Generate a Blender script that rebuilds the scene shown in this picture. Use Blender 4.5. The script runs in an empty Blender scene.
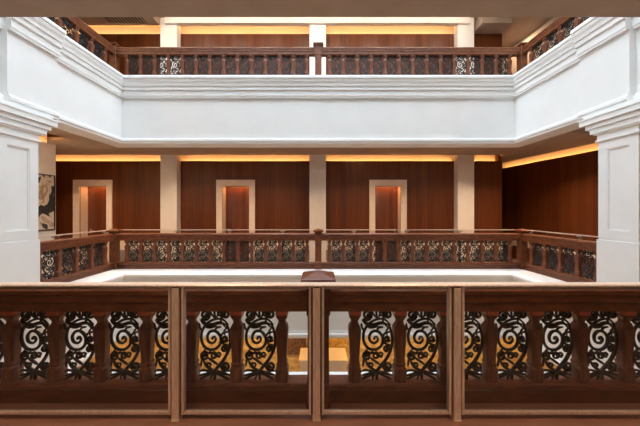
import bpy, math, random
from mathutils import Vector
random.seed(7)
F = 262.0            # focal length in pixels of the 640 x 426 frame
EYE = 1.60           # eye height above the gallery floor
CX = 318.3           # image column of the symmetry plane
def D(s): return F / s
COL = bpy.context.scene.collection

# ------------------------------------------------------------------ materials
def mat(name, color=(.8, .8, .8), rough=.5, metal=0.0, coat=0.0, spec=.5):
    m = bpy.data.materials.new(name); m.use_nodes = True
    b = m.node_tree.nodes['Principled BSDF']
    b.inputs['Base Color'].default_value = (*color, 1)
    b.inputs['Roughness'].default_value = rough
    b.inputs['Metallic'].default_value = metal
    b.inputs['Coat Weight'].default_value = coat
    b.inputs['Specular IOR Level'].default_value = spec
    return m

def nodes(m): return m.node_tree.nodes, m.node_tree.links, m.node_tree.nodes['Principled BSDF']

def noisy(name, c1, c2, scale=(5, 5, 5), detail=4, lo=.35, hi=.65, bump=0.0, **kw):
    m = mat(name, c1, **kw); N, L, b = nodes(m)
    tc = N.new('ShaderNodeTexCoord'); mp = N.new('ShaderNodeMapping')
    mp.inputs['Scale'].default_value = scale
    nz = N.new('ShaderNodeTexNoise'); nz.inputs['Scale'].default_value = 1; nz.inputs['Detail'].default_value = detail
    rp = N.new('ShaderNodeValToRGB')
    rp.color_ramp.elements[0].position = lo; rp.color_ramp.elements[1].position = hi
    rp.color_ramp.elements[0].color = (*c1, 1); rp.color_ramp.elements[1].color = (*c2, 1)
    L.new(tc.outputs['Object'], mp.inputs['Vector']); L.new(mp.outputs[0], nz.inputs['Vector'])
    L.new(nz.outputs['Fac'], rp.inputs['Fac']); L.new(rp.outputs[0], b.inputs['Base Color'])
    if bump:
        bp = N.new('ShaderNodeBump'); bp.inputs['Strength'].default_value = bump
        L.new(nz.outputs['Fac'], bp.inputs['Height']); L.new(bp.outputs[0], b.inputs['Normal'])
    return m

def plank_wood(name, c1, c2, width=.16, rough=.35, coat=.08, spec=.5):
    """vertical veneer planks: grain along local Z, planks along local X"""
    m = mat(name, c1, rough=rough, coat=coat, spec=spec); N, L, b = nodes(m)
    tc = N.new('ShaderNodeTexCoord'); sp = N.new('ShaderNodeSeparateXYZ')
    L.new(tc.outputs['Object'], sp.inputs[0])
    dv = N.new('ShaderNodeMath'); dv.operation = 'DIVIDE'; dv.inputs[1].default_value = width
    L.new(sp.outputs['X'], dv.inputs[0])
    fl = N.new('ShaderNodeMath'); fl.operation = 'FLOOR'; L.new(dv.outputs[0], fl.inputs[0])
    fr = N.new('ShaderNodeMath'); fr.operation = 'FRACT'; L.new(dv.outputs[0], fr.inputs[0])
    wn = N.new('ShaderNodeTexWhiteNoise'); wn.noise_dimensions = '1D'; L.new(fl.outputs[0], wn.inputs['W'])
    mp = N.new('ShaderNodeMapping'); mp.inputs['Scale'].default_value = (38, 38, .9)
    L.new(tc.outputs['Object'], mp.inputs['Vector'])
    nz = N.new('ShaderNodeTexNoise'); nz.inputs['Scale'].default_value = 1; nz.inputs['Detail'].default_value = 5
    L.new(mp.outputs[0], nz.inputs['Vector'])
    ad = N.new('ShaderNodeMath'); ad.operation = 'MULTIPLY_ADD'; ad.inputs[1].default_value = .3
    L.new(wn.outputs['Value'], ad.inputs[0]); L.new(nz.outputs['Fac'], ad.inputs[2])
    rp = N.new('ShaderNodeValToRGB'); rp.color_ramp.elements[0].position = .4; rp.color_ramp.elements[1].position = .95
    rp.color_ramp.elements[0].color = (*c1, 1); rp.color_ramp.elements[1].color = (*c2, 1)
    L.new(ad.outputs[0], rp.inputs['Fac'])
    seam = N.new('ShaderNodeMath'); seam.operation = 'GREATER_THAN'; seam.inputs[1].default_value = .035
    L.new(fr.outputs[0], seam.inputs[0])
    mr = N.new('ShaderNodeMapRange'); mr.inputs['To Min'].default_value = .6; L.new(seam.outputs[0], mr.inputs['Value'])
    mx = N.new('ShaderNodeMixRGB'); mx.blend_type = 'MULTIPLY'; mx.inputs['Fac'].default_value = 1
    L.new(rp.outputs[0], mx.inputs['Color1']); L.new(mr.outputs[0], mx.inputs['Color2'])
    L.new(mx.outputs[0], b.inputs['Base Color'])
    return m

def glass_mat(name, tint=(.95, .955, .95)):
    m = bpy.data.materials.new(name); m.use_nodes = True
    N, L = m.node_tree.nodes, m.node_tree.links
    N.remove(N['Principled BSDF']); out = N['Material Output']
    t = N.new('ShaderNodeBsdfTransparent'); t.inputs[0].default_value = (*tint, 1)
    g = N.new('ShaderNodeBsdfGlossy'); g.inputs['Roughness'].default_value = .02
    lw = N.new('ShaderNodeLayerWeight'); lw.inputs['Blend'].default_value = .5
    pw = N.new('ShaderNodeMath'); pw.operation = 'POWER'; pw.inputs[1].default_value = 5
    f = N.new('ShaderNodeMath'); f.operation = 'MULTIPLY_ADD'; f.inputs[1].default_value = .96; f.inputs[2].default_value = .04
    L.new(lw.outputs['Facing'], pw.inputs[0]); L.new(pw.outputs[0], f.inputs[0])
    x = N.new('ShaderNodeMixShader')
    L.new(f.outputs[0], x.inputs[0]); L.new(t.outputs[0], x.inputs[1]); L.new(g.outputs[0], x.inputs[2])
    L.new(x.outputs[0], out.inputs['Surface'])
    return m

M = dict(
    white=noisy('white_paint', (.80, .80, .79), (.83, .83, .82), (3, 3, 3), rough=.55),
    plaster=noisy('plaster', (.72, .68, .63), (.76, .72, .67), (4, 4, 4), rough=.7),
    ceiling=noisy('ceiling_paint', (.40, .325, .265), (.44, .36, .295), (4, 4, 4), rough=.75),
    panel=plank_wood('wood_veneer', (.075, .018, .004), (.148, .040, .0095), rough=.42, coat=0.0, spec=.3),
    door=plank_wood('door_veneer', (.12, .035, .014), (.22, .07, .03), width=.11, rough=.22, coat=.5),
    rail=noisy('mahogany', (.10, .028, .010), (.17, .052, .019), (9, 22, 22), 5, rough=.42, coat=.05, spec=.35),
    post=noisy('mahogany_turned', (.10, .030, .013), (.18, .056, .026), (40, 40, 7), 5, rough=.40, coat=.05, spec=.35, bump=.15),
    lit_top=noisy('mahogany_lit', (.42, .085, .03), (.55, .12, .045), (40, 40, 7), 5, rough=.30, coat=.4),  # warm light on the near baluster tops, put into the wood colour
    iron=noisy('black_iron', (.006, .006, .006), (.014, .013, .013), (60, 60, 60), rough=.36, spec=.4),
    bronze=noisy('brushed_bronze', (.72, .54, .43), (.88, .71, .58), (90, 90, 14), 5, rough=.42, metal=.35),
    steel=mat('dull_steel', (.45, .42, .38), rough=.35, metal=1.0),
    glass=glass_mat('clear_glass'),
    stone=noisy('beige_stone', (.76, .63, .51), (.82, .69, .57), (6, 6, 6), rough=.5),
    curb=noisy('brown_wood_slab', (.25, .12, .08), (.33, .16, .11), (2.5, 30, 30), 4, rough=.45),
    carpet=noisy('carpet', (.20, .12, .08), (.30, .19, .13), (30, 30, 30), rough=.95),
    gold=noisy('gold_marble', (.52, .33, .12), (.78, .58, .28), (5, 5, 9), 6, .4, .62, rough=.35),
    tile=noisy('lower_floor_marble', (.66, .58, .46), (.75, .68, .56), (2, 2, 2), rough=.2),
    slate=mat('grey_stone', (.22, .20, .19), rough=.4),
    bronze_art=noisy('bronze_relief', (.05, .02, .008), (.22, .10, .03), (14, 14, 14), 5, rough=.35, bump=.6),
    gold_art=noisy('gold_relief', (.42, .22, .05), (.85, .55, .16), (14, 14, 14), 5, rough=.3, bump=.6),
    black=mat('black_frame', (.012, .011, .010), rough=.4),
    dark=mat('dark_gap', (.02, .018, .016), rough=.8),
)

def canvas_mat():
    m = mat('ink_canvas', rough=.6); N, L, b = nodes(m)
    tc = N.new('ShaderNodeTexCoord'); mp = N.new('ShaderNodeMapping'); mp.inputs['Scale'].default_value = (2.6, 2.6, 2.0)
    mp.inputs['Location'].default_value = (1.9, 2.35, .32)
    nz = N.new('ShaderNodeTexNoise'); nz.inputs['Scale'].default_value = 1.25; nz.inputs['Detail'].default_value = 3
    nz.inputs['Distortion'].default_value = .8
    rp = N.new('ShaderNodeValToRGB'); e = rp.color_ramp.elements
    e[0].position = .0; e[0].color = (.012, .012, .012, 1); e[1].position = .45; e[1].color = (.02, .02, .02, 1)
    for p, c in ((.475, (.55, .48, .40)), (.56, (.62, .55, .47)), (.61, (.30, .18, .10)), (.66, (.6, .54, .47))):
        x = e.new(p); x.color = (*c, 1)
    L.new(tc.outputs['Object'], mp.inputs[0]); L.new(mp.outputs[0], nz.inputs['Vector'])
    L.new(nz.outputs['Fac'], rp.inputs['Fac']); L.new(rp.outputs[0], b.inputs['Base Color'])
    return m
M['canvas'] = canvas_mat()

# ------------------------------------------------------------------ mesh builder
class MB:
    def __init__(s): s.v = []; s.f = []; s.mi = []; s.sm = []
    def add(s, vs, fs, mi=0, smooth=False):
        o = len(s.v); s.v += [tuple(p) for p in vs]
        s.f += [tuple(i + o for i in f) for f in fs]; s.mi += [mi] * len(fs); s.sm += [smooth] * len(fs)
        return s
    def box(s, x0, x1, y0, y1, z0, z1, mi=0):
        x0, x1 = sorted((x0, x1)); y0, y1 = sorted((y0, y1)); z0, z1 = sorted((z0, z1))
        v = [(x0, y0, z0), (x1, y0, z0), (x1, y1, z0), (x0, y1, z0), (x0, y0, z1), (x1, y0, z1), (x1, y1, z1), (x0, y1, z1)]
        return s.add(v, [(3, 2, 1, 0), (4, 5, 6, 7), (0, 1, 5, 4), (1, 2, 6, 5), (2, 3, 7, 6), (3, 0, 4, 7)], mi)
    def extrude(s, poly, z0, z1):                      # polygon in x, y, counter-clockwise
        n = len(poly)
        v = [(x, y, z0) for x, y in poly] + [(x, y, z1) for x, y in poly]
        f = [tuple(range(n - 1, -1, -1)), tuple(range(n, 2 * n))]
        f += [(i, (i + 1) % n, n + (i + 1) % n, n + i) for i in range(n)]
        return s.add(v, f)
    def loft(s, rings, caps=True, mi=0, smooth=False):
        n = len(rings[0]); v = [p for r in rings for p in r]; f = []
        for k in range(len(rings) - 1):
            for i in range(n):
                j = (i + 1) % n
                f.append((k * n + i, k * n + j, (k + 1) * n + j, (k + 1) * n + i))
        if caps:
            f.append(tuple(range(n - 1, -1, -1))); f.append(tuple((len(rings) - 1) * n + i for i in range(n)))
        return s.add(v, f, mi, smooth)
    def square_post(s, prof, cham=.22, x=0, y=0, mi=0):  # square turned section with softened corners
        rings = []
        for r, z in prof:
            c = r * cham
            rings.append([(x + a, y + b, z) for a, b in ((r, -r + c), (r, r - c), (r - c, r), (-r + c, r), (-r, r - c), (-r, -r + c), (-r + c, -r), (r - c, -r))])
        return s.loft(rings, mi=mi)
    def tube(s, pts, rad, n=6):
        pts = [Vector(p) for p in pts]; rings = []
        for i, p in enumerate(pts):
            t = (pts[min(i + 1, len(pts) - 1)] - pts[max(i - 1, 0)]).normalized()
            u = Vector((0, 1, 0)) if abs(t.y) < .9 else Vector((1, 0, 0))
            a = t.cross(u).normalized(); b = t.cross(a).normalized()
            r = rad(i / (len(pts) - 1)) if callable(rad) else rad
            rings.append([p + (a * math.cos(q) + b * math.sin(q)) * r for q in (2 * math.pi * k / n for k in range(n))])
        return s.loft(rings, smooth=True)
    def build(s, name, mats, parent=None, loc=None, rotz=0, bevel=0):
        me = bpy.data.meshes.new(name); me.from_pydata(s.v, [], s.f)
        for m in (mats if isinstance(mats, (list, tuple)) else [mats]): me.materials.append(m)
        me.polygons.foreach_set('material_index', s.mi); me.polygons.foreach_set('use_smooth', s.sm)
        import bmesh
        bm = bmesh.new(); bm.from_mesh(me); bmesh.ops.recalc_face_normals(bm, faces=bm.faces); bm.to_mesh(me); bm.free()
        me.update()
        o = bpy.data.objects.new(name, me); COL.objects.link(o)
        if parent: o.parent = parent
        if loc: o.location = loc
        o.rotation_euler.z = rotz
        if bevel:
            b = o.modifiers.new('bevel', 'BEVEL'); b.width = bevel; b.segments = 2; b.limit_method = 'ANGLE'
        return o

def tag(o, label, cat, group=None):
    o['label'] = label; o['category'] = cat
    if group: o['group'] = group
    return o
def struct(o): o['kind'] = 'structure'; return o
def empty(name, loc, rotz=0):
    o = bpy.data.objects.new(name, None); COL.objects.link(o); o.location = loc; o.rotation_euler.z = rotz
    o.empty_display_size = .1; return o
def Z(h): return EYE + h
def copy_part(p, root, x, y=0, z=0, mirror=False):
    c = p.copy(); COL.objects.link(c); c.parent = root; c.location = (x, y, z); return c

# ------------------------------------------------------------------ plan
YN, YF, XS = D(151), D(45.5), 4.52           # rail faces: near, far, side
YNC, YFC = YN + .055, YF + .055              # rail centre lines
WALL = D(34.0); PL = WALL + .15              # far wood wall face, plaster behind its lip
COLY = D(35.0)
MIDB, FLH = -1.30, 4.10                      # balustrade base below the eye, storey height
def wallx(y): return 6.71 - .126 * (y - 6.35)

# ------------------------------------------------------------------ fascias (white moulded edges round the void)
PROF = [(-.35, -.004), (.33, -.004), (.355, -.018), (.368, -.035), (.368, -.075), (.352, -.085), (.345, -.13), (.325, -.17), (.318, -.20),
        (.318, -.215), (.298, -.215), (.298, -.29), (.288, -.30), (.272, -.30), (.272, -.405), (.262, -.415), (.262, -.44),
        (.219, -.44), (.219, -1.255), (.236, -1.255), (.236, -1.285), (.250, -1.30), (.265, -1.315), (.265, -1.355), (.245, -1.365),
        (.245, -1.40), (-.12, -1.40), (-.12, -1.30), (-.35, -1.30)]
tn = [0]
def trim_name(): tn[0] += 1; return 'trim_%d' % tn[0]
def fascia(base, near0):
    xs = lambda e: XS - .15 - e
    yf = lambda e: YF - e
    yn = lambda e: near0 + e
    for side in ('far', 'left', 'right', 'near'):
        A, B = [], []
        for e, dh in PROF:
            z = Z(base + dh)
            a = {'far': (-xs(e), yf(e)), 'right': (xs(e), yf(e)), 'near': (xs(e), yn(e)), 'left': (-xs(e), yn(e))}
            if side == 'far': p, q = a['far'], a['right']
            elif side == 'right': p, q = a['right'], a['near']
            elif side == 'near': p, q = a['near'], a['left']
            else: p, q = a['left'], a['far']
            A.append((*p, z)); B.append((*q, z))
        struct(MB().loft([A, B]).build(trim_name(), M['white']))
    for sx in (-1, 1):                                   # projecting break above each side column
        A, B = [], []
        for e, dh in PROF:
            x = xs(e + .09) if e > -.1 else xs(e)
            A.append((sx * x, 4.07, Z(base + dh))); B.append((sx * x, 3.42, Z(base + dh)))
        struct(MB().loft([A, B]).build(trim_name(), M['white']))
fascia(MIDB, YN + .045)
fascia(MIDB + FLH, YN - .095)

# well above the upper gallery, up to the roof light
well = MB()
for x0, x1, y0, y1 in ((-4.6, 4.6, 5.9, 6.05), (-4.6, 4.6, 1.35, 1.5), (-4.75, -4.6, 1.35, 6.05), (4.6, 4.75, 1.35, 6.05)):
    well.box(x0, x1, y0, y1, Z(5.62), Z(8.6))
struct(well.build(trim_name(), M['white']))

# ------------------------------------------------------------------ floors, ceilings
OX0, OX1, OY0, OY1 = -8.6, 7.9, -3.4, 9.4
def ring(mb, z0, z1, x=XS + .1, ya=YN - .1, yb=YF + .2):
    mb.box(OX0, OX1, yb, OY1, z0, z1); mb.box(OX0, OX1, OY0, ya, z0, z1)
    mb.box(OX0, -x, ya, yb, z0, z1); mb.box(x, OX1, ya, yb, z0, z1)
    return mb
struct(ring(MB(), Z(-2.2), Z(-1.6), ya=1.32).build('floor', M['carpet']))
struct(ring(MB(), Z(1.95), Z(2.5)).build('floor', M['carpet']))
lf = MB().box(OX0, OX1, OY0, OY1, Z(-6.0), Z(-5.7))
struct(lf.build('floor', M['tile']))
struct(ring(MB(), Z(-2.52), Z(-2.46)).build('ceiling', M['ceiling']))
CH = 1.58
c = MB()
c.extrude([(OX0, YF + .1), (wallx(YF) - .22, YF + .1), (wallx(9.2) - .22, 9.2), (5.35, 9.2), (5.35, WALL - .2), (OX0, WALL - .2)], Z(CH), Z(CH + .05))
struct(c.build('ceiling', M['ceiling']))
c = MB().extrude([(XS - .05, 1.5), (wallx(1.5) - .22, 1.5), (wallx(YF + .1) - .22, YF + .1), (XS - .05, YF + .1)], Z(CH), Z(CH + .05))
struct(c.build('ceiling', M['ceiling']))
c = MB().box(-5.56, -XS + .05, 1.5, YF + .1, Z(CH), Z(CH + .05))
struct(c.build('ceiling', M['ceiling']))
# ceiling over the viewer's own gallery
c = MB().box(OX0, OX1, OY0, 1.892, Z(1.393), Z(1.399))
struct(c.build('ceiling', M['ceiling']))
# upper gallery ceilings
c = ring(MB(), Z(5.5), Z(5.6), x=4.7, ya=1.4, yb=5.95)
struct(c.build('ceiling', M['ceiling']))
xL, xR = (176.5 - CX) / 35, (465 - CX) / 35
struct(MB().box(xL - .3, xR + .1, D(35.4), COLY + .05, Z(5.29), Z(5.5)).build(trim_name(), M['white']))
struct(MB().box(OX0, xL - .5, 6.9, WALL - .18, Z(5.30), Z(5.5)).build('ceiling', M['ceiling']))
struct(MB().box(xR + .35, 5.37, 7.25, WALL + .2, Z(5.18), Z(5.5)).build('ceiling', M['ceiling']))
struct(MB().box(OX0, OX1, OY0, OY1, Z(8.8), Z(8.9)).build('ceiling', M['white']))

# ------------------------------------------------------------------ walls
# doors: centre px, opening px, head height
DOORS = [(93.3, 79.8, 107.0), (236.2, 222.5, 249.3), (388.0, 375.0, 400.6)]
ops = [((a - CX) / 34, (b - CX) / 34) for _, a, b in DOORS]
HEAD = .715
XW0, XW1 = OX0, (502 - CX) / 34
def far_wall(f0, lip, openings, z_in=None):
    mb = MB(); xs = [XW0] + [v for o in openings for v in o] + [XW1]
    for i in range(0, len(xs), 2): mb.box(xs[i], xs[i + 1], WALL, WALL + .025, Z(f0), Z(lip))
    for a, b in openings: mb.box(a, b, WALL, WALL + .025, Z(HEAD), Z(lip))
    return struct(mb.build('wall_back', M['panel']))
far_wall(-1.6, 1.441, ops)
far_wall(2.5, 5.18, [])
for lo, hi in ((1.15, 1.95), (4.9, 5.5)):
    struct(MB().box(XW0, XW1, PL, PL + .06, Z(lo), Z(hi)).build('wall_back', M['plaster']))
fx = [XW0] + [v for a, b in ops for v in (a - .17, b + .17)] + [XW1]
for i in range(0, len(fx), 2):
    struct(MB().box(fx[i], fx[i + 1], WALL - .03, WALL - .001, Z(-1.17), Z(-.84)).build('baseboard_back', M['stone']))
    struct(MB().box(fx[i], fx[i + 1], WALL - .03, WALL - .001, Z(-1.6), Z(-1.172)).build('baseboard_back', M['slate']))
# end of the wall at the corridor, and the corridor's far wall
for f0, t in ((-1.6, 1.95), (2.5, 5.5)):
    struct(MB().box(XW1 - .1, XW1, WALL + .026, 9.3, Z(f0), Z(t)).build('wall_back', M['panel']))
    struct(MB().box(XW1, OX1, 9.25, 9.35, Z(f0), Z(t)).build('wall_back', M['panel']))
# right side wall (slightly turned), local x along the wall
def right_wall(f0, lip, top, m='panel'):
    y0, y1 = 9.25, -3.0
    a = Vector((wallx(y0), y0)); b = Vector((wallx(y1), y1)); L = (b - a).length
    ang = math.atan2(b.y - a.y, b.x - a.x)
    # local y points away from the room (left of direction a->b is +x side)
    o = MB().box(0, L, 0, .025, Z(f0), Z(lip)).build('wall_right', M[m], loc=(a.x, a.y, 0), rotz=ang)
    struct(o)
    struct(MB().box(0, L, .15, .21, Z(lip - .3), Z(top)).build('wall_right', M['plaster'], loc=(a.x, a.y, 0), rotz=ang))
    if f0 < 0: struct(MB().box(0, L, -.03, -.001, Z(-1.17), Z(-.84)).build('baseboard_right', M['stone'], loc=(a.x, a.y, 0), rotz=ang))
    return a, ang, L
RA, RANG, RLEN = right_wall(-1.6, 1.441, 1.95)
right_wall(2.5, 5.3, 5.5, 'ceiling')
# left pier with the picture, its cove and the far-left end wall
struct(MB().box(-5.80, -5.76, 1.5, YF - .01, Z(-1.6), Z(1.43)).box(-6.6, -5.95, 1.5, YF - .01, Z(-1.6), Z(1.3)).box(-5.95, -5.80, YF - .04, YF - .01, Z(-1.6), Z(1.43)).build('wall_left', M['plaster']))
struct(MB().box(-6.6, -5.95, 1.5, YF - .01, Z(1.3), Z(1.95)).build('wall_left', M['plaster']))
for f0, t in ((-1.6, 1.95), (2.5, 5.5)):
    struct(MB().box(OX0, OX0 + .1, OY0, WALL, Z(f0), Z(t)).build('wall_left', M['panel']))
struct(MB().box(-6.7, -6.6, 1.5, 5.7, Z(2.5), Z(5.5)).build('wall_left', M['panel']))
# viewer's gallery: back wall
struct(MB().box(OX0, OX1, -3.3, -3.2, Z(-1.6), Z(1.43)).build('wall_front', M['plaster']))
# lower hall
struct(MB().box(OX0, OX1, 7.75, 7.85, Z(-5.7), Z(-2.52)).build('wall_back', M['gold']))
struct(MB().box(OX0, OX0 + .1, OY0, 7.8, Z(-5.7), Z(-2.52)).build('wall_left', M['gold']))
struct(MB().box(OX1 - .1, OX1, OY0, 7.8, Z(-5.7), Z(-2.52)).build('wall_right', M['gold']))
struct(MB().box(OX0, OX1, -3.4, -3.3, Z(-5.7), Z(-2.52)).build('wall_front', M['gold']))
# outer shell
sh = MB()
sh.box(OX0 - .1, OX0, OY0, OY1, Z(-6), Z(8.8)); sh.box(OX1, OX1 + .1, OY0, OY1, Z(-6), Z(8.8))
sh.box(OX0, OX1, OY1, OY1 + .1, Z(-6), Z(8.8)); sh.box(OX0, OX1, OY0 - .1, OY0, Z(-6), Z(8.8))
struct(sh.build('wall_outer', M['plaster']))

# ------------------------------------------------------------------ doors
for i, ((a, b), n) in enumerate(zip(ops, (1, 2, 3))):
    d = empty('door_%d' % n, ((a + b) / 2, WALL, 0)); struct(d)
    w = (b - a) / 2; fw = .17
    fr = MB()
    fr.box(-w - fw, -w, -.03, .0, 0, Z(HEAD + .17)); fr.box(w, w + fw, -.03, .0, 0, Z(HEAD + .17))
    fr.box(-w, w, -.03, .0, Z(HEAD), Z(HEAD + .17))
    fr.box(-w - fw, -w - fw + .03, -.04, -.03, 0, Z(HEAD + .17)); fr.box(w + fw - .03, w + fw, -.04, -.03, 0, Z(HEAD + .17))
    fr.box(-w - fw + .03, w + fw - .03, -.04, -.03, Z(HEAD + .14), Z(HEAD + .17))
    fr.box(-w - .06, -w, .0, .30, 0, Z(HEAD)); fr.box(w, w + .06, .0, .30, 0, Z(HEAD))
    fr.box(-w - .06, w + .06, .0, .30, Z(HEAD), Z(HEAD) + .05)
    fr.build('door_frame', M['stone'], d)
    MB().box(-w, w, .27, .31, 0, Z(HEAD)).build('door_leaf', M['door'], d)
    hs = -1 if i < 2 else 1
    h = MB(); h.tube([(hs * (w - .09), .27, .98), (hs * (w - .09), .215, .98)], .011, 8)
    h.tube([(hs * (w - .09), .22, .98), (hs * (w - .21), .22, .98)], .010, 8)
    h.box(hs * (w - .09) - .022, hs * (w - .09) + .022, .262, .27, .90, 1.03)
    h.build('door_handle', M['steel'], d)

# ------------------------------------------------------------------ columns
def plain_column(px, f0, top, label, grp):
    x = (px - CX) / 35
    r = empty('column', (x, COLY, Z(f0))); tag(r, label, 'column', grp)
    H = top - f0
    MB().box(-.235, .235, 0, WALL - COLY + .0, 0, H).build('shaft', M['plaster'] if f0 < 0 else M['white'], r, bevel=.006)
    MB().box(-.25, .25, -.015, WALL - COLY, 0, .14).build('plinth', M['stone'], r)
for px, w in ((168.5, 'left'), (317.7, 'central'), (466, 'right')):
    plain_column(px, -1.6, CH, {'left': 'beige square column between the first and second doorways on the middle floor',
                 'central': 'beige square column between the second and third doorways on the middle floor',
                 'right': 'beige square column right of the third doorway on the middle floor'}[w], 'beige columns of the middle floor')
    plain_column(px, 2.5, 5.5, {'left': 'white square column behind the top floor railing, left of the three',
                 'central': 'white square column behind the middle newel of the top floor railing',
                 'right': 'white square column behind the top floor railing, right of the three'}[w], 'white columns of the top floor')

def big_column(sx, label):
    r = empty('pilaster', (sx * 4.06, 3.56, Z(-5.7))); tag(r, label, 'column', 'big white columns at the sides of the void')
    z = lambda h: h + 5.7                       # local height
    y0, y1, d = -.24, .24, .62
    X = lambda a: sx * a                        # a > 0 goes away from the void
    sh = MB().box(X(.018), X(d), y0, y1, 0, z(1.0))
    sh.build('shaft', M['white'], r)
    fr = MB(); hy0, hy1 = -.145, .128
    lo, hi = -.285, .86
    fr.box(X(0), X(.02), y0, hy0, z(-.40), z(1.0)); fr.box(X(0), X(.02), hy1, y1, z(-.40), z(1.0))
    fr.box(X(0), X(.02), hy0, hy1, z(-.40), z(lo)); fr.box(X(0), X(.02), hy0, hy1, z(hi), z(1.0))
    fr.build('panel_frame', M['white'], r)
    mo = MB(); t = .016
    for a, b_, c_, e_ in ((hy0, hy0 + t, lo, hi), (hy1 - t, hy1, lo, hi), (hy0 + t, hy1 - t, lo, lo + t), (hy0 + t, hy1 - t, hi - t, hi)):
        mo.box(X(.006), X(.02), a, b_, z(c_), z(e_))
    mo.build('panel_moulding', M['white'], r)
    pd = MB().box(X(-.012), X(d), y0 - .012, y1 + .012, 0, z(-.425))
    pd.box(X(.006), X(d), y0, y1, z(-.425), z(-.40))
    pd.build('pedestal', M['white'], r)
    cp = MB()
    for ox, oy, h0, h1 in ((.022, .022, .985, 1.01), (.008, .008, 1.01, 1.085), (.028, .04, 1.085, 1.11), (.045, .075, 1.11, 1.16),
                           (.05, .09, 1.16, 1.175), (.035, .085, 1.175, 1.185), (.062, .125, 1.185, 1.245), (.055, .12, 1.245, 1.255), (.09, .19, 1.255, 1.33),
                           (.10, .21, 1.33, 1.355), (.06, .16, 1.355, 1.41)):
        cp.box(X(-ox), X(d), y0 - oy, y1 + oy, z(h0), z(h1))
    cp.build('capital', M['white'], r)
big_column(-1, 'big white panelled column with stepped capital at the left edge')
big_column(1, 'big white panelled column with stepped capital at the right edge')

# ------------------------------------------------------------------ balustrade kit
HB, HT = .625, .784            # underside and top of handrail above the base
BZ0 = .145
def baluster_mesh(name, mats, lit_top):
    h = HB - BZ0
    pts = [(.041, 0), (.041, .085), (.037, .092), (.031, .100), (.035, .108), (.036, .118), (.030, .130), (.031, .16), (.036, .25),
           (.041, .335), (.041, .352), (.034, .372), (.025, .388), (.0225, .400), (.026, .412), (.036, .430), (.041, .447), (.041, .452)]
    k = h / .48
    mb = MB().square_post([(r, z * k) for r, z in pts], .25)
    mb.square_post([(.0415, .450 * k), (.0415, h + .004)], .15, mi=1 if lit_top else 0)
    return mb.build(name, mats)
def catmull(p, n=5):
    out = []
    q = [p[0]] + list(p) + [p[-1]]
    for i in range(1, len(q) - 2):
        for k in range(n):
            t = k / n
            a, b, c_, d = q[i - 1], q[i], q[i + 1], q[i + 2]
            out.append(tuple(.5 * (2 * b[j] + (c_[j] - a[j]) * t + (2 * a[j] - 5 * b[j] + 4 * c_[j] - d[j]) * t * t + (3 * b[j] - a[j] - 3 * c_[j] + d[j]) * t ** 3) for j in (0, 1)))
    out.append(tuple(p[-1])); return out
def spiral(cx, cy, r0, r1, a0, turns, n=None):
    n = n or int(12 * abs(turns)) + 4
    return [(cx + (r0 + (r1 - r0) * k / n) * math.cos(a0 + 2 * math.pi * turns * k / n), cy + (r0 + (r1 - r0) * k / n) * math.sin(a0 + 2 * math.pi * turns * k / n)) for k in range(n + 1)]
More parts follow.
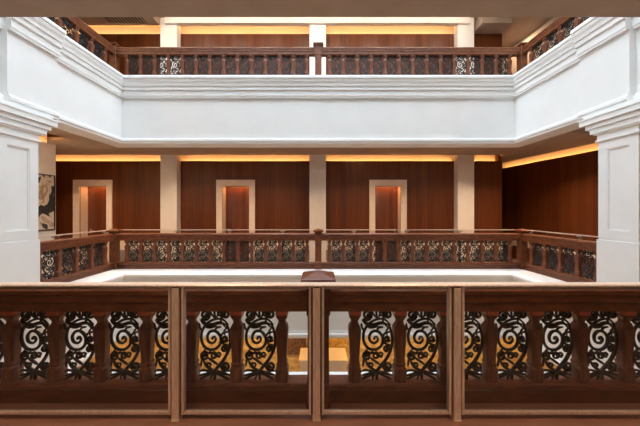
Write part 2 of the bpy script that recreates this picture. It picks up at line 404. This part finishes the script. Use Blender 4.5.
def scroll_mesh():
    S = .0013225                      # metres per drawing unit
    mb = MB()
    def st(pts, r, smooth=True, y=0, end=.55):
        q = catmull(pts, 4) if smooth else pts
        w = [((px - 142) * S, y, (395 - py) * S * 1.02) for px, py in q]; r *= .90
        mb.tube(w, lambda t: r * S * (1 - (1 - end) * abs(2 * t - 1) ** 3), 6)
    def knob(px, py, r):
        r *= .75
        rings = []
        for k in range(5):
            a = -math.pi / 2 + math.pi * (k + .5) / 5
            rings.append([((px - 142) * S + math.cos(a) * math.cos(q) * r * S, math.sin(a) * r * S * .8, (395 - py) * S * 1.02 + math.cos(a) * math.sin(q) * r * S) for q in (2 * math.pi * j / 8 for j in range(8))])
        mb.loft(rings, smooth=True)
    # main volute
    st([(212, 118), (185, 92), (148, 88), (105, 108), (76, 150), (74, 200), (98, 236), (138, 242), (168, 218), (172, 180), (150, 152), (122, 150),
        (104, 172), (108, 200), (130, 210), (147, 194), (140, 177), (127, 182)], 9)
    knob(130, 187, 10)
    # leaf across the top
    st([(66, 92), (92, 112), (128, 118), (165, 108), (198, 118)], 11, y=.003, end=.4)
    # top curls
    st(spiral(92, 68, 27, 6, 2.3, -1.6)[::-1] + [(76, 104), (100, 122), (140, 128)], 8.5)
    st(spiral(196, 66, 24, 6, 2.2, 1.5)[::-1] + [(172, 84), (176, 104), (200, 132)], 8.5)
    knob(92, 68, 8); knob(196, 66, 8)
    st([(142, 30), (140, 60), (146, 92)], 7); st([(92, 30), (92, 48)], 8); st([(196, 30), (196, 48)], 8)
    # long right-hand stem
    st([(200, 110), (216, 150), (222, 205), (208, 258), (176, 312), (132, 356), (84, 382), (64, 392)], 9.5)
    # small curls along it
    st(spiral(196, 188, 17, 5, 0.3, 1.3) + [], 7); st(spiral(192, 240, 18, 5, .2, -1.4), 7)
    knob(196, 188, 7); knob(192, 240, 7)
    st([(172, 200), (188, 214), (214, 222)], 7)
    # lower left curls
    st(spiral(90, 276, 23, 6, 5.6, -1.5)[::-1] + [(112, 258), (132, 240)], 8); knob(90, 276, 8)
    st(spiral(136, 272, 18, 5, 4.6, 1.4), 7); st([(108, 284), (130, 300), (156, 318)], 8)
    st([(84, 298), (100, 326), (138, 352), (180, 374), (214, 392)], 9.5)
    # lower right curl
    st(spiral(196, 326, 24, 6, 3.5, -1.5)[::-1][:-1] + [(174, 316), (160, 330), (140, 352)], 8); knob(196, 326, 8)
    st([(206, 262), (180, 300), (150, 336), (126, 372), (118, 396)], 7.5)
    # spreading foot leaves
    st([(62, 372), (96, 366), (140, 352), (186, 362), (222, 372)], 9, end=.35)
    st([(142, 345), (142, 398)], 10)
    st([(70, 330), (74, 300), (80, 280)], 7, end=.4); st([(76, 150), (64, 128), (62, 108)], 7, end=.4)
    st([(140, 150), (152, 132), (176, 128)], 7, end=.5); st([(172, 180), (184, 160), (214, 152)], 7, end=.5)
    st(spiral(112, 46, 11, 4, 1.0, 1.2), 6); st(spiral(168, 62, 15, 4, 3.8, 1.3), 6)
    st([(150, 40), (158, 58), (150, 84)], 6); st([(112, 34), (124, 62), (142, 84)], 6)
    st(spiral(164, 268, 14, 4, 1.0, 1.3), 6); st(spiral(112, 318, 14, 4, 4.2, -1.3), 6)
    st([(98, 236), (84, 256), (108, 262), (136, 256)], 7, end=.4); st([(204, 132), (190, 150), (196, 172)], 6, end=.4)
    st([(84, 112), (96, 128), (120, 132), (152, 124)], 6, end=.4); st([(60, 356), (80, 346), (110, 352), (142, 366)], 7, end=.3)
    st([(224, 352), (206, 350), (178, 356), (142, 368)], 7, end=.3)
    return mb
BAL = baluster_mesh('baluster', [M['post']], False)
BALR = baluster_mesh('baluster', [M['post'], M['lit_top']], True)
SCR = scroll_mesh().build('scroll_panel', M['iron'])
for o in (BAL, BALR, SCR): COL.objects.unlink(o)
RPROF = [(-.050, HB), (.050, HB), (.050, HB + .055), (.058, HB + .065), (.058, HB + .105), (.066, HB + .115), (.066, HB + .14), (.050, HT), (-.050, HT),
         (-.066, HB + .14), (-.066, HB + .115), (-.058, HB + .105), (-.058, HB + .065), (-.050, HB + .055)]
BPROF = [(-.028, 0), (.028, 0), (.028, .085), (.045, .095), (.056, .11), (.056, .135), (.048, BZ0), (-.048, BZ0), (-.056, .135), (-.056, .11), (-.045, .095), (-.028, .085)]
def newel(r, x, y=0, cap_h=.845):
    n = MB().square_post([(.078, 0), (.078, .15), (.070, .16), (.070, .60), (.078, .61), (.078, cap_h - .02)], .08, x, y)
    o = n.build('newel', M['rail'], r)
    MB().square_post([(.082, cap_h - .035), (.105, cap_h - .02), (.112, cap_h - .012), (.112, cap_h + .006), (.104, cap_h + .010), (.004, cap_h + .044)], .04, x, y).build('newel_cap', M['rail'], o)
def run(name, label, loc, rotz, segs, bal, pan, newels, src, grp=None):
    r = empty(name, loc, rotz); tag(r, label, 'balustrade', grp)
    for a, b in segs:
        MB().loft([[(a, y, z) for y, z in RPROF], [(b, y, z) for y, z in RPROF]]).build('handrail', M['rail'], r)
        MB().loft([[(a, y, z) for y, z in BPROF], [(b, y, z) for y, z in BPROF]]).build('bottom_rail', M['rail'], r)
    for x in newels: newel(r, x)
    for x in bal: copy_part(src, r, x, 0, BZ0)
    for x in pan: copy_part(SCR, r, x, 0, BZ0 - .004)
    return r
PAN = [s * (.400 + .307 * k) for s in (-1, 1) for k in range(13)]
BALX = [s * (.2465 + .307 * k) for s in (-1, 1) for k in range(14)]
G = 'carved wooden balustrades round the void'
segF = [(-XS + .05, -.06), (.06, XS - .05)]
zM, zU = Z(MIDB), Z(MIDB + FLH)
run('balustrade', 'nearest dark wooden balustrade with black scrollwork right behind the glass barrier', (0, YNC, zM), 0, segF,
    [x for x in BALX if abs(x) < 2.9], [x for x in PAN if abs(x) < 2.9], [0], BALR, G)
run('balustrade', 'dark wooden balustrade with black scrollwork across the far side of the middle floor', (0, YFC, zM), 0, segF, BALX, PAN, [0, -XS, XS], BAL, G)
run('balustrade', 'reddish wooden balustrade across the far side of the top floor', (0, YFC, zU), 0, segF, BALX, PAN, [0, -XS, XS], BAL, G)
def side(zb, n, L, ll, lr):
    sb = [.273 + .328 * k for k in range(n + 1)]; sp = [.437 + .328 * k for k in range(n)]
    # left run: local x runs from the corner towards the viewer
    run('balustrade', ll, (-XS, YFC, zb), -math.pi / 2, [(.079, L)], sb, sp, [], BAL, G)
    run('balustrade', lr, (XS, YFC, zb), -math.pi / 2, [(.079, L)], sb, sp, [], BAL, G)
side(zM, 5, 2.0, 'short wooden balustrade on the middle floor ending at the left white column',
     'short wooden balustrade on the middle floor ending at the right white column')
side(zU, 6, 3.0, 'steeply receding wooden balustrade on the left of the top floor', 'steeply receding wooden balustrade on the right of the top floor')

# curb the near balustrade and the glass stand on
struct(MB().box(-4.6, 4.6, 1.25, YN + .16, Z(-1.6), Z(MIDB)).build('floor', M['curb'], bevel=.004))

# ------------------------------------------------------------------ near glass barrier
GY = D(160)
r = empty('glass_barrier', (0, GY, Z(MIDB))); tag(r, 'bronze framed clear glass barrier in front of the nearest balustrade', 'glass barrier')
gt = -.458 - MIDB
PX = [(177.5 - CX) / 160, (316.5 - CX) / 160, (455.2 - CX) / 160]
ends = [-3.3] + PX + [3.3]
for x in PX + [-3.3, 3.3]:
    p = MB().box(x - .023, x + .023, -.030, .024, 0, gt - .022)
    p.box(x - .026, x + .026, -.033, .027, 0, .012)
    po = p.build('post', M['bronze'], r, bevel=.003)
    for s in (-1, 1):
        MB().box(x + s * .023, x + s * .033, -.012, .010, .035, gt - .024).build('gasket', M['black'], po)
        MB().box(x + s * .033, x + s * .047, -.020, .014, .035, gt - .024).build('glazing_bead', M['bronze'], po)
    MB().box(x - .018, x + .018, -.024, .018, gt - .022, gt - .014).build('saddle', M['black'], po)
tr = MB().loft([[(a, y, z) for y, z in ((-.030, gt - .014), (.026, gt - .014), (.030, gt - .008), (.026, gt), (-.026, gt), (-.032, gt - .006))] for a in (-3.33, 3.33)])
tr.build('top_rail', M['bronze'], r)
for a, b in zip(ends[:-1], ends[1:]):
    g = MB().box(a + .040, b - .040, -.004, .004, .045, gt - .026).build('pane', M['glass'], r)
    MB().box(a + .046, b - .046, -.010, .010, .030, .046).build('bottom_channel', M['bronze'], g)
    MB().box(a + .046, b - .046, -.008, .008, gt - .034, gt - .020).build('top_channel', M['steel'], g)

# glass behind the far and side balustrades of the middle floor
def back_glass(label, loc, rotz, L0, L1, posts, off):
    r = empty('glass_barrier', loc, rotz); tag(r, label, 'glass barrier', 'glass rails behind the middle floor balustrades')
    t = .855
    for x in posts:
        po = MB().box(x - .022, x + .022, off - .016, off + .016, -.30, t - .02).build('post', M['steel'], r)
        MB().box(x - .05, x + .05, off - .03, off + .02, HT + .02, HT + .045).build('clamp', M['steel'], po)
    MB().box(L0, L1, off - .013, off + .013, t - .02, t).build('top_rail', M['bronze'], r)
    xs = [L0] + list(posts) + [L1]
    for a, b in zip(xs[:-1], xs[1:]):
        if b - a > .15: MB().box(a + .026, b - .026, off - .004, off + .004, -.2, t - .024).build('pane', M['glass'], r)
back_glass('thin glass rail behind the far balustrade of the middle floor', (0, YFC, zM), 0, -4.66, 4.66,
           [-4.60, -3.24, -2.03, -.82, .82, 2.03, 3.24, 4.60], .20)
back_glass('thin glass rail behind the short left balustrade of the middle floor', (-XS, YFC, zM), -math.pi / 2, -.17, 1.98, [.0, 1.1, 1.95], -.20)
back_glass('thin glass rail behind the short right balustrade of the middle floor', (XS, YFC, zM), -math.pi / 2, -.17, 1.98, [.0, 1.1, 1.95], .20)

# ------------------------------------------------------------------ picture on the left pier
r = empty('painting', (-5.76, 5.28, Z(.16))); tag(r, 'tall black and cream abstract ink painting in a thin black frame', 'painting')
ph, pw = .59, .43
fr = MB()
fr.box(0, .03, -pw, -pw + .02, -ph, ph); fr.box(0, .03, pw - .02, pw, -ph, ph)
fr.box(0, .03, -pw + .02, pw - .02, -ph, -ph + .02); fr.box(0, .03, -pw + .02, pw - .02, ph - .02, ph)
fr.build('frame', M['black'], r)
MB().box(0, .018, -pw + .02, pw - .02, -ph + .02, ph - .02).build('canvas', M['canvas'], r)

# ------------------------------------------------------------------ ceiling grilles
def grille(label, x0, x1, y0, y1, h, along):
    r = empty('ceiling_grille', ((x0 + x1) / 2, (y0 + y1) / 2, Z(h))); tag(r, label, 'air grille')
    w, d = (x1 - x0) / 2, (y1 - y0) / 2
    MB().box(-w, w, -d, d, -.004, 0).build('backing', M['dark'], r)
    n = int((2 * w if along == 'y' else 2 * d) / .09)
    for k in range(n):
        t = -1 + 2 * (k + .5) / n
        (MB().box(t * w - .022, t * w + .022, -d, d, -.02, -.004) if along == 'y' else MB().box(-w, w, t * d - .022, t * d + .022, -.02, -.004)).build('slat', M['ceiling'], r)
grille('slatted air grille in the middle floor ceiling beside the right white column', 4.75, 5.75, 4.35, 5.35, CH, 'x')
grille('slatted air grille in the top floor ceiling at upper left', -5.95, -4.85, 7.0, 7.42, 5.30, 'y')

# ------------------------------------------------------------------ lower hall counter
for x0, x1, m_, lb in ((-.98, -.36, 'bronze_art', 'dark bronze relief panel on the lower hall wall left of the central glass post'),
                       (.28, .92, 'gold_art', 'golden relief panel on the lower hall wall right of the central glass post')):
    q = empty('relief_panel', ((x0 + x1) / 2, 7.75, Z(-4.0))); tag(q, lb, 'wall panel', 'relief panels in the lower hall')
    w_ = (x1 - x0) / 2
    MB().box(-w_, w_, -.04, 0, -.26, .24).build('panel_face', M[m_], q)
    MB().box(-w_, w_, -.05, 0, .24, .27).build('top_edge', M['gold'], q)
r = empty('counter', (.12, 7.2, Z(-5.7))); tag(r, 'pale stone counter on the lowest floor, seen either side of the middle glass post', 'counter')
MB().box(-.60, .62, -.28, .28, 0, 1.70).build('body', M['stone'], r, bevel=.01)
MB().box(-.63, .65, -.32, .32, 1.70, 1.75).build('worktop', M['stone'], r, bevel=.01)

# ------------------------------------------------------------------ lights
def area(name, loc, size, power, color, rot=(0, 0, 0), sizey=None, spread=None):
    l = bpy.data.lights.new(name, 'AREA'); l.energy = power; l.color = color
    l.shape = 'RECTANGLE'; l.size = size; l.size_y = sizey or size
    if spread: l.spread = spread
    o = bpy.data.objects.new(name, l); COL.objects.link(o); o.location = loc; o.rotation_euler = rot
    return o
UP = (math.pi, 0, 0)
LED = (1.0, .43, .11)
WARM = (1.0, .70, .45)
area('skylight', (0, 3.7, Z(8.5)), 8.6, 940, (.76, .89, 1.0), sizey=4.2)
# cove strips of the far wall (facing up behind the wood lip)
segs = [(OX0 + .1, (160 - CX) / 35), ((177 - CX) / 35, (309 - CX) / 35), ((326 - CX) / 35, (457 - CX) / 35), ((475 - CX) / 35, XW1 - .12)]
for a, b in segs:
    area('cove_led', ((a + b) / 2, WALL + .085, Z(1.36)), b - a, 6 * (b - a), LED, UP, .05)
for a, b in segs[:3]:
    area('cove_led', ((a + b) / 2, WALL + .085, Z(5.10)), b - a, 7 * (b - a), (1, .52, .18), UP, .05)
n = Vector((-math.sin(RANG), math.cos(RANG)))
for t0, t1 in ((.1, 3.5), (3.5, 7.0)):
    m_ = (t0 + t1) / 2
    p = Vector((RA.x + math.cos(RANG) * m_, RA.y + math.sin(RANG) * m_)) + n * .085
    area('cove_led', (p.x, p.y, Z(1.36)), t1 - t0, 6 * (t1 - t0), LED, (math.pi, 0, RANG), .05)
# the pier's own cove
area('cove_led', (-5.875, 3.7, Z(1.36)), .05, 24, LED, UP, 4.0)
# door recess lamps
for a, b in ops:
    area('door_lamp', ((a + b) / 2, WALL + .16, Z(HEAD) - .01), (b - a) * .8, 3.0, (1, .42, .14), sizey=.1)
# gallery downlights and added fill lamps, all out of view
for x in (-6.2, -3.6, -1.3, 1.3, 3.6, 5.4):
    area('unseen_downlight', (x, 6.15, Z(CH) - .01), .12, 46, WARM, spread=2.2)
for k in range(9):
    area('wall_fill_light', (-4.7 + k * 1.07, 6.6, Z(5.47)), .5, 18, (1, .78, .58), (math.radians(50), 0, 0))  # fill added to brighten the top floor wood wall
for y in (3.0, 4.6):
    area('unseen_downlight', (5.6, y, Z(CH) - .01), .12, 40, WARM)
for x in (-3, -1, 1, 3):  # unseen lamps added to light the curb and ceiling of the viewer's gallery
    area('unseen_downlight', (x, 1.05, Z(1.37)), .15, 7, WARM, spread=1.5)
    area('unseen_downlight', (x, -1.8, Z(1.37)), .15, 3, WARM, spread=2.2)
    area('wall_fill_light', (x * 1.3, -2.1, Z(1.36)), .15, 18, (1, .8, .62), (math.radians(-62), 0, 0), spread=1.7)  # added fill: brightens the back wall that glass and bronze reflect
area('unseen_downlight', (6.0, 8.2, Z(5.49)), .12, 40, WARM)  # added to brighten the dark corridor at upper right
for x in (-6.0, 6.0):
    area('unseen_downlight', (x, 3.6, Z(5.49)), .12, 60, WARM)  # added out of view to lift the top floor side ceilings by bounce
area('unseen_downlight', (-5.1, 4.0, Z(CH) - .01), .12, 45, WARM)  # added out of view to brighten the left pier
# lower hall
for x in (-6.2, -3.8, -1.5, 1.5, 3.8, 6.2):
    area('unseen_downlight', (x, 6.9, Z(-2.54)), .3, 36, (1, .60, .22))

w = bpy.data.worlds.new('World'); bpy.context.scene.world = w; w.use_nodes = True
w.node_tree.nodes['Background'].inputs[0].default_value = (.8, .9, 1, 1)
w.node_tree.nodes['Background'].inputs[1].default_value = .05

# ------------------------------------------------------------------ camera
cam = bpy.data.cameras.new('Camera'); co = bpy.data.objects.new('Camera', cam); COL.objects.link(co)
cam.sensor_width = 36; cam.sensor_fit = 'HORIZONTAL'; cam.lens = F / 640 * 36
cam.shift_y = -3.0 / 640; cam.shift_x = (320 - CX) / 640; cam.clip_start = .05
co.location = (0, 0, EYE); co.rotation_euler = (math.pi / 2, 0, 0)
sc = bpy.context.scene; sc.camera = co
sc.view_settings.view_transform = 'Standard'; sc.view_settings.look = 'None'
sc.view_settings.exposure = 0; sc.view_settings.gamma = 1; sc.view_settings.use_curve_mapping = False
sc.cycles.use_denoising = True
sc.cycles.max_bounces = 10; sc.cycles.diffuse_bounces = 6; sc.cycles.transparent_max_bounces = 16
